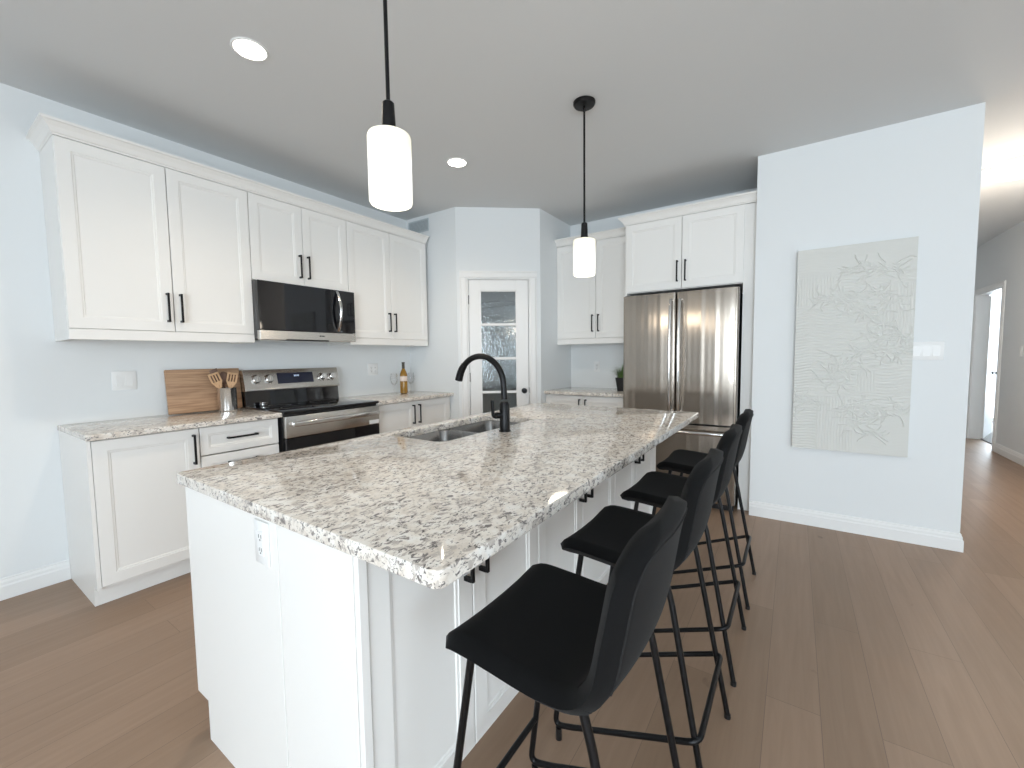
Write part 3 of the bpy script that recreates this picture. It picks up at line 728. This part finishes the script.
# ------------------------------------------------------------------ bar stools (local: seat faces -x)
def stool_proto():
    t = thing('bar_stool', '', 'bar stool', (0, 0, 0), 0, 'black bar stools along the island')
    # centre-line profile of the shell (x, z) from the seat's front edge to the back's top
    P = [(-.245, .632), (-.236, .650), (-.205, .660), (-.12, .656), (-.03, .650), (.04, .655), (.085, .674), (.115, .712), (.131, .76), (.142, .82), (.153, .89), (.163, .94), (.170, .978)]
    # arc-length resample
    pts = [Vector((x, 0, z)) for x, z in P]
    def cr(p0, p1, p2, p3, t): return .5*((2*p1)+(-p0+p2)*t+(2*p0-5*p1+4*p2-p3)*t*t+(-p0+3*p1-3*p2+p3)*t**3)
    dense = []
    for i in range(len(pts)-1):
        a = pts[max(i-1, 0)]; d = pts[min(i+2, len(pts)-1)]
        for k in range(10): dense.append(cr(a, pts[i], pts[i+1], d, k/10))
    dense.append(pts[-1])
    ln = [0]
    for a, c in zip(dense, dense[1:]): ln.append(ln[-1]+(c-a).length)
    TL = ln[-1]
    def at(s):
        s = max(0, min(TL, s))
        for i in range(len(ln)-1):
            if ln[i+1] >= s: f = (s-ln[i])/(ln[i+1]-ln[i]+1e-9); return dense[i].lerp(dense[i+1], f), (dense[min(i+1, len(dense)-1)]-dense[i]).normalized()
        return dense[-1], (dense[-1]-dense[-2]).normalized()
    def halfw(s):
        f = s/TL
        w = .205 + .006*math.sin(PI*f) - .010*max(0, (f-.6)/.4)
        r = .055
        if s < r: w -= r-math.sqrt(max(0, r*r-(r-s)**2))
        e = TL-s
        if e < .10: w -= .135*(1-math.sqrt(max(0, 1-((.10-e)/.10)**2)))
        return w
    def surf(s, u, off=0):
        """u in -1..1 across"""
        p, d = at(s); n = Vector((-d.z, 0, d.x))    # upper / inner side
        if n.z < 0 and abs(d.z) < .2: n = -n
        f = s/TL
        wing = .010 + .014*max(0, min(1, (f-.45)/.25))      # edges curl towards the sitter
        q = p + n*(wing*(abs(u)*halfw(s)/.205)**2.2) + Vector((0, u*halfw(s), 0)) + n*off
        return q
    def shell(s0, s1, ns, th):
        b = bmesh.new(); nu = 18; G = {}
        ss = [s0+(s1-s0)*k/ns for k in range(ns+1)]
        for side in (0, 1):
            for i, s in enumerate(ss):
                for j in range(nu+1):
                    u = -1+2*j/nu
                    e = min(1, (1-abs(u))*halfw(s)/.018)
                    ef = 1.0
                    if s < .02: ef = min(ef, math.sqrt(max(0, 1-((.02-s)/.02)**2)))
                    if TL-s < .02: ef = min(ef, math.sqrt(max(0, 1-((.02-TL+s)/.02)**2)))
                    k = math.sqrt(max(0, 1-(1-e)**2))*ef
                    off = (th*.5)*k*(1 if side else -1)
                    G[side, i, j] = b.verts.new(surf(s, u, off))
        for side in (0, 1):
            for i in range(ns):
                for j in range(nu): b.faces.new((G[side,i,j], G[side,i+1,j], G[side,i+1,j+1], G[side,i,j+1]))
        for i in range(ns):
            for j in (0, nu): b.faces.new((G[0,i,j], G[0,i+1,j], G[1,i+1,j], G[1,i,j]))
        for j in range(nu):
            for i in (0, ns): b.faces.new((G[0,i,j], G[0,i,j+1], G[1,i,j+1], G[1,i,j]))
        bmesh.ops.remove_doubles(b, verts=b.verts, dist=.0003)
        bmesh.ops.recalc_face_normals(b, faces=b.faces)
        return b
    sm = TL*.52
    obj('seat', shell(0, sm, 26, .044), M['velvet'], t, True, 80)
    bk = obj('backrest', shell(sm-.004, TL, 26, .042), M['velvet'], t, True, 80)
    seam = []
    for k in range(25): s = sm+.05+(TL-.03-sm-.05)*k/24; seam.append(surf(s, .86, -.022))
    top = [surf(TL-.028, u, -.022) for u in [.6, .3, 0, -.3, -.6]]
    seam = seam[:-1] + top + [surf(sm+.05+(TL-.03-sm-.05)*k/24, -.86, -.022) for k in range(23, -1, -1)]
    b = B(); tube(b, seam, .0022, 6); obj('seam_piping', b, mat('seam_thread', (.008, .008, .008), .9), bk)
    r = .0088
    for s in (-1, 1):
        yy = s*.180; y2 = s*.198
        # front leg: from under the seat down to the floor, where it bends back into the foot-rest rail
        path = smooth_path([(-.185, yy*.97, .648), (-.273, y2, .042), (-.205, y2, .066)], 6, .040)
        b = B(); tube(b, path, r, 12); obj('leg', b, M['black'], t)
        path = smooth_path([(.072, yy, .655), (.092, yy, .585), (.200, y2, .010)], 5, .030)
        b = B(); tube(b, path, r, 12); obj('leg', b, M['black'], t)
        for xx, hh in ((-.258, .040), (.200, .014)):
            b = B(); lathe(b, [(0, 0), (.0105, 0), (.0105, hh), (0, hh)], 12, (xx, y2, 0)); obj('foot_cap', b, M['blackp'], t)
    # foot rest: rails climbing from the front feet to a rounded cross bar behind the rear legs, plus a bar between the front legs
    yo = .205
    loop = smooth_path([(-.205, -.198, .066), (.176, -yo, .222), (.176, yo, .222), (-.205, .198, .066)], 6, .035)
    b = B(); tube(b, loop, r*.97, 12); obj('footrest', b, M['black'], t)
    b = B(); tube(b, [(-.252, -.192, .195), (-.252, .192, .195)], r, 12); obj('cross_bar', b, M['black'], t)
    return t
STY = [-.935, -.385, .185, .768]
LBL = ['nearest black bar stool at the near corner of the island, seat fully in view',
       'second black bar stool from the camera, right behind the nearest one',
       'third black bar stool from the camera, between the second and the farthest',
       'farthest black bar stool, closest to the refrigerator and the partition wall']
proto = stool_proto()
for i, y in enumerate(STY):
    s = proto if i == 0 else copy_tree(proto)
    s.location = (3.158, y, 0); s['label'] = LBL[i]

# ------------------------------------------------------------------ wall art (carved relief on a thick canvas)
def art():
    x0, x1, z0, z1 = 3.519, 4.152, .581, 2.007; dp = .036
    nx, nz = 260, 520; w, h = x1-x0, z1-z0
    hm = np.zeros((nz, nx)); X, Z = np.meshgrid(np.linspace(0, 1, nx), np.linspace(0, 1, nz))
    wob = .004*np.sin(9*X+5*Z)+.003*np.sin(23*X+1.3)
    hl = np.abs(np.sin((Z+wob)*PI*70)); vl = np.abs(np.sin((X+.004*np.sin(17*Z))*PI*38))
    reg = np.ones_like(X)*.55; horiz = np.ones_like(X)
    for (a, b_, c, d) in ((.22, .55, .0, .27), (.0, .35, .72, .88), (.55, .72, .30, .40), (.72, 1, .55, .8)): horiz[(X > a)&(X < b_)&(Z > c)&(Z < d)] = 0
    reg[(Z > .86)] = .15; reg[(X > .55)&(Z < .2)] = .12
    hm = reg*.0042*np.where(horiz > .5, 1-hl**6, 1-vl**6)
    blobs = [(.68,.88,.22,.03),(.35,.76,.10,.02),(.55,.745,.22,.04),(.82,.74,.10,.03),(.62,.68,.13,.04),(.72,.58,.10,.04),(.90,.55,.12,.03),(.78,.50,.22,.02),(.45,.42,.17,.05),(.38,.36,.14,.035),(.08,.24,.12,.04),(.72,.22,.26,.05),(.58,.14,.08,.05),(.7,.10,.06,.02)]
    def stamp(px, pz, rad, hh):
        i0, i1 = max(0, int((pz-rad)*nz)), min(nz, int((pz+rad)*nz)+2); j0, j1 = max(0, int((px-rad*2.2)*nx)), min(nx, int((px+rad*2.2)*nx)+2)
        if i0 >= i1 or j0 >= j1: return
        dd = (((X[i0:i1, j0:j1]-px)*w)**2+((Z[i0:i1, j0:j1]-pz)*h)**2)**.5/(rad*h)
        hm[i0:i1, j0:j1] = np.maximum(hm[i0:i1, j0:j1], hh*np.clip(1-dd**2, 0, 1))
    for cx, cz, rx, rz in blobs:
        for k in range(int(26*rx/.15)):
            a = rng.rand()*2*PI; q = rng.rand()**.5
            px, pz = cx+rx*q*math.cos(a), cz+rz*q*math.sin(a); ang = rng.randn()*.4+(PI if rng.rand()<.5 else 0); cv = rng.randn()*.12
            for st in range(rng.randint(14, 40)):
                stamp(px, pz, .0025, .0066); px += .0055*math.cos(ang); pz += .0028*math.sin(ang); ang += cv*.3+rng.randn()*.12
    verts = []; 
    me = bpy.data.meshes.new('canvas')
    V = np.stack([X*w, -dp-hm, Z*h], -1).reshape(-1, 3)
    idx = np.arange(nx*nz).reshape(nz, nx)
    F = np.stack([idx[:-1,:-1], idx[:-1,1:], idx[1:,1:], idx[1:,:-1]], -1).reshape(-1, 4).tolist()
    n0 = len(V); c = [(0,0,0),(w,0,0),(w,0,h),(0,0,h)]
    V = np.concatenate([V, np.array(c)])
    bl, brr, tr, tl = int(idx[0,0]), int(idx[0,-1]), int(idx[-1,-1]), int(idx[-1,0])
    F += [[n0+1, n0, n0+3, n0+2]]
    F += [[n0, n0+1]+idx[0,::-1].tolist(), [n0+2, n0+3]+idx[-1,:].tolist(), [n0+3, n0]+idx[:,0].tolist(), [n0+1, n0+2]+idx[::-1,-1].tolist()]
    me.from_pydata(V.tolist(), [], F); me.materials.append(M['art'])
    me.polygons.foreach_set('use_smooth', [True]*len(me.polygons))
    try: me.set_sharp_from_angle(angle=math.radians(50))
    except Exception: pass
    o = bpy.data.objects.new('wall_art', me); COL.objects.link(o)
    tag(o, 'tall off-white textured relief canvas hanging on the partition wall', 'wall art', None, (x0, YW-.007, z0))
art()

# ------------------------------------------------------------------ plates on the walls (local: faces -y)
def plate(name, label, cat, loc, rz, gangs=1, kind='outlet', w=.072, h=.118):
    t = thing(name, label, cat, loc, rz); W_ = w+(gangs-1)*.046
    b = B(); box(b, -W_/2, W_/2, -.006, -.0003, -h/2, h/2, .0025, 2); obj('plate', b, M['plastic'], t)
    for g in range(gangs):
        x = (g-(gangs-1)/2)*.046
        if kind == 'switch':
            b = B(); prism(b, [(-.005, -.033), (-.0105, -.033), (-.0065, .033), (-.005, .033)], 'x', x-.0165, x+.0165); obj('rocker', b, M['plastic'], t)
        else:
            b = B(); box(b, x-.0165, x+.0165, -.008, -.005, -.034, .034, .002, 1); f = obj('socket_face', b, M['plastic'], t)
            b = B()
            for zc in (-.018, .018):
                for s in (-1, 1): box(b, x+s*.006-.001, x+s*.006+.001, -.0086, -.0078, zc-.004, zc+.005)
                lathe(b, [(0, 0), (.0022, 0), (.0022, .0006), (0, .0006)], 10, (x, -.008, zc-.009), Matrix.Rotation(PI/2, 4, 'X'))
            obj('socket_slots', b, M['slot'], f, False)
    return t
plate('light_switch', 'white double wall plate left of the cutting board', 'wall plate', (0, -.935, 1.155), RZ, 2, 'switch')
plate('wall_outlet', 'white double outlet between the range and the wine bottle', 'outlet', (0, .955, 1.165), RZ, 2)
plate('wall_outlet', 'small white outlet on the wall left of the potted grass', 'outlet', (1.68, YB, 1.150), 0, 1)
plate('light_switch', 'white three-gang switch plate right of the wall art', 'light switch', (4.222, YW, 1.280), 0, 3, 'switch')
plate('wall_outlet', 'white outlet on the near end panel of the island', 'outlet', (2.360, -1.230, .792), 0, 1)
plate('thermostat', 'small white control plate on the hallway wall near the doorway', 'wall plate', (XR, 5.44, 1.262), -PI/2, 1, 'switch')
t = thing('air_vent', 'grey slotted air vent above the cabinets beside the pantry', 'vent', (.19, YP, 2.655))
b = B(); w, h = .30, .13
box(b, -w/2, w/2, -.006, -.0003, -h/2, -h/2+.012); box(b, -w/2, w/2, -.006, -.0003, h/2-.012, h/2); box(b, -w/2, -w/2+.012, -.006, -.0003, -h/2+.012, h/2-.012); box(b, w/2-.012, w/2, -.006, -.0003, -h/2+.012, h/2-.012)
obj('frame', b, M['vent'], t, False)
b = B(); box(b, -w/2+.012, w/2-.012, -.0015, -.0003, -h/2+.012, h/2-.012); obj('backing', b, M['ventd'], t, False)
b = B()
for k in range(9): z = -h/2+.018+k*.0118; box(b, -w/2+.012, w/2-.012, -.005, -.002, z-.003, z+.003)
obj('louvres', b, M['vent'], t, False)

# ------------------------------------------------------------------ pantry interior
for z in (.45, .85, 1.22, 1.58, 1.92):
    b = B(); prism(b, [(.002, 2.676), (.002, 2.30), (.62, 2.30), (.98, 2.66), (.98, 2.676)], 'z', z, z+.018)
    tag(obj('pantry_shelf', b, M['shelf'], None, False), 'white shelf inside the pantry seen through the door glass', 'shelf', 'pantry shelves')
# ------------------------------------------------------------------ small things
CZ = CT1
# cutting board leaning on the wall
b = B(); box(b, -.226, .226, -.018, 0, 0, .300, .004, 2)
o = obj('cutting_board', b, M['board']); tag(o, 'brown wooden cutting board leaning on the wall beside the utensil crock', 'cutting board', None, (.052, -.512, CZ+.001), RZ); o.rotation_euler = (math.radians(-6), 0, RZ)
# utensil crock
t = thing('utensil_crock', 'shiny steel utensil crock in front of the cutting board', 'crock', (.130, -.412, CZ))
b = B(); lathe(b, [(0, 0), (.057, 0), (.060, .004), (.060, .158), (.062, .162), (.060, .164), (.056, .160), (.056, .008), (0, .008)], 36); obj('crock_body', b, M['chrome'], t)
def utensil(name, label, bx, by, tilt, az, m, kind, ln=.30):
    """bottom of the stick inside the crock at (bx,by), leaning by tilt towards azimuth az"""
    b = bmesh.new()
    tube(b, [(0, 0, 0), (0, 0, ln-.085)], [.006, .0065], 8)
    if kind == 'spatula':
        pts = [(-.010, ln-.10), (-.030, ln-.055), (-.034, ln-.005), (.034, ln+.004), (.030, ln-.055), (.010, ln-.10)]
        segs = [-.034, -.020, -.012, -.004, .004, .012, .020, .034]
        box(b, -.033, -.021, -.003, .003, ln-.065, ln, .001, 1); box(b, -.013, -.004, -.003, .003, ln-.065, ln, .001, 1); box(b, .004, .013, -.003, .003, ln-.065, ln, .001, 1); box(b, .021, .033, -.003, .003, ln-.065, ln, .001, 1)
        box(b, -.033, .033, -.003, .003, ln-.010, ln+.004, .001, 1)
        prism(b, [(-.008, ln-.115), (.008, ln-.115), (.033, ln-.062), (-.033, ln-.062)], 'y', -.003, .003)
    elif kind == 'spoon':
        prof = []
        t2 = bmesh.new(); bmesh.ops.create_uvsphere(t2, u_segments=20, v_segments=12, radius=1); merge(b, t2, Matrix.Translation((0, 0, ln-.045)) @ Matrix.Diagonal((.028, .007, .048, 1)))
    else:
        prism(b, [(-.008, ln-.11), (.008, ln-.11), (.026, ln-.06), (.022, ln+.004), (-.024, ln-.006), (-.026, ln-.06)], 'y', -.0035, .0035, .001)
    bmesh.ops.recalc_face_normals(b, faces=b.faces)
    o = obj(name, b, m); tag(o, label, 'utensil', 'utensils in the crock', (.130+bx, -.412+by, CZ+.010))
    o.rotation_mode = 'QUATERNION'
    ax = Vector((-math.sin(az), math.cos(az), 0))
    o.rotation_quaternion = (Matrix.Rotation(tilt, 3, ax) @ Matrix.Rotation(RZ+math.radians(-20), 3, 'Z')).to_quaternion()
    return o
utensil('wooden_spatula', 'light wooden slotted spatula leaning left out of the crock', 0, .016, .36, -PI/2, M['utensil'], 'spatula', .275)
utensil('wooden_spatula', 'light wooden slotted turner leaning right out of the crock', 0, -.006, .20, PI/2, M['utensil'], 'spatula', .262)
utensil('wooden_spoon', 'dark wooden spoon standing between the two light spatulas', -.030, .004, .03, -PI/2-.2, M['utensild'], 'spoon', .268)
utensil('wooden_spatula', 'plain dark wooden spatula behind the light one on the left of the crock', -.040, -.012, .17, -PI/2-.1, M['utensild'], 'flat', .293)
# small tin by the cooktop
t = thing('small_tin', 'small round metal tin standing at the back of the cooktop', 'tin', (.150, -.175, .9225))
b = B(); lathe(b, [(0, 0), (.026, 0), (.027, .002), (.027, .014), (0, .014)], 28); obj('tin_body', b, M['chrome'], t)
b = B(); lathe(b, [(0, .016), (.028, .016), (.029, .018), (.029, .026), (.026, .028), (0, .028)], 28); obj('lid', b, M['chrome'], t)
b = B(); lathe(b, [(.0265, .014), (.0265, .016), (0, .016)], 28); obj('band', b, M['blackp'], t)
# wine bottle
t = thing('wine_bottle', 'amber wine bottle with pale label on the counter right of the range', 'bottle', (.19, 1.185, CZ))
b = B(); lathe(b, [(0, .004), (.030, .0), (.0375, .004), (.0375, .185), (.034, .205), (.022, .232), (.0145, .250), (.0140, .262)], 32); obj('glass_body', b, M['bottle'], t)
b = B(); lathe(b, [(.0146, .252), (.0150, .254), (.0145, .306), (.0165, .308), (.0165, .318), (0, .319)], 24); obj('capsule', b, M['capsule'], t)
b = B(); lathe(b, [(.0378, .125), (.0380, .126), (.0380, .172), (.0378, .173)], 32); obj('paper_label', b, M['label'], t)
def wine_glass(loc, label):
    t = thing('wine_glass', label, 'glass', loc, 0, 'stemmed glasses beside the bottle')
    b = B(); lathe(b, [(0, 0), (.034, .0), (.034, .0015), (.006, .005), (.0035, .012), (.0035, .080), (.010, .088), (.028, .105), (.038, .135), (.037, .165), (.031, .205), (.0298, .205), (.0355, .165), (.0365, .135), (.027, .107), (.008, .091), (0, .0895)], 32)
    obj('glass_body', b, M['clear'], t)
wine_glass((.17, 1.300, CZ), 'clear stemmed wine glass right of the wine bottle')
wine_glass((.16, 1.085, CZ), 'clear stemmed wine glass left of the wine bottle')
# potted grass
t = thing('potted_grass', 'small green grassy plant in a black pot beside the fridge', 'plant', (2.078, 2.36, CZ))
b = B(); R = [[(p[0], p[1], z) for p in rrect(-w_, w_, -w_, w_, .010, 4)] for w_, z in ((.036, 0), (.052, .130), (.053, .136), (.047, .136), (.045, .122))]
loft(b, R); obj('pot', b, M['blackp'], t)
b = B()
for k in range(340):
    a = random.random()*2*PI; r0 = random.random()*.042; ln = .07+random.random()*.10; lean = .2+random.random()*1.1
    x, y = r0*math.cos(a), r0*math.sin(a); a2 = a+random.uniform(-.6, .6)
    wv = Vector((-math.sin(a2), math.cos(a2), 0))*.0022; q = bmesh.new(); vs = []
    if math.cos(a2) > .1: lean *= .25
    for i in range(5):
        f = i/4; d = lean*f*f*ln*.9; z = .120+ln*f*(1-.35*lean*f)
        c = Vector((x+math.cos(a2)*d, y+math.sin(a2)*d, z)); wd = wv*(1-f*.85); vs.append((q.verts.new(c-wd), q.verts.new(c+wd)))
    for i in range(4): q.faces.new((vs[i][0], vs[i][1], vs[i+1][1], vs[i+1][0]))
    merge(b, q)
lo = obj('grass_blades', b, M['leaf'], t, False); lo['kind'] = 'stuff'
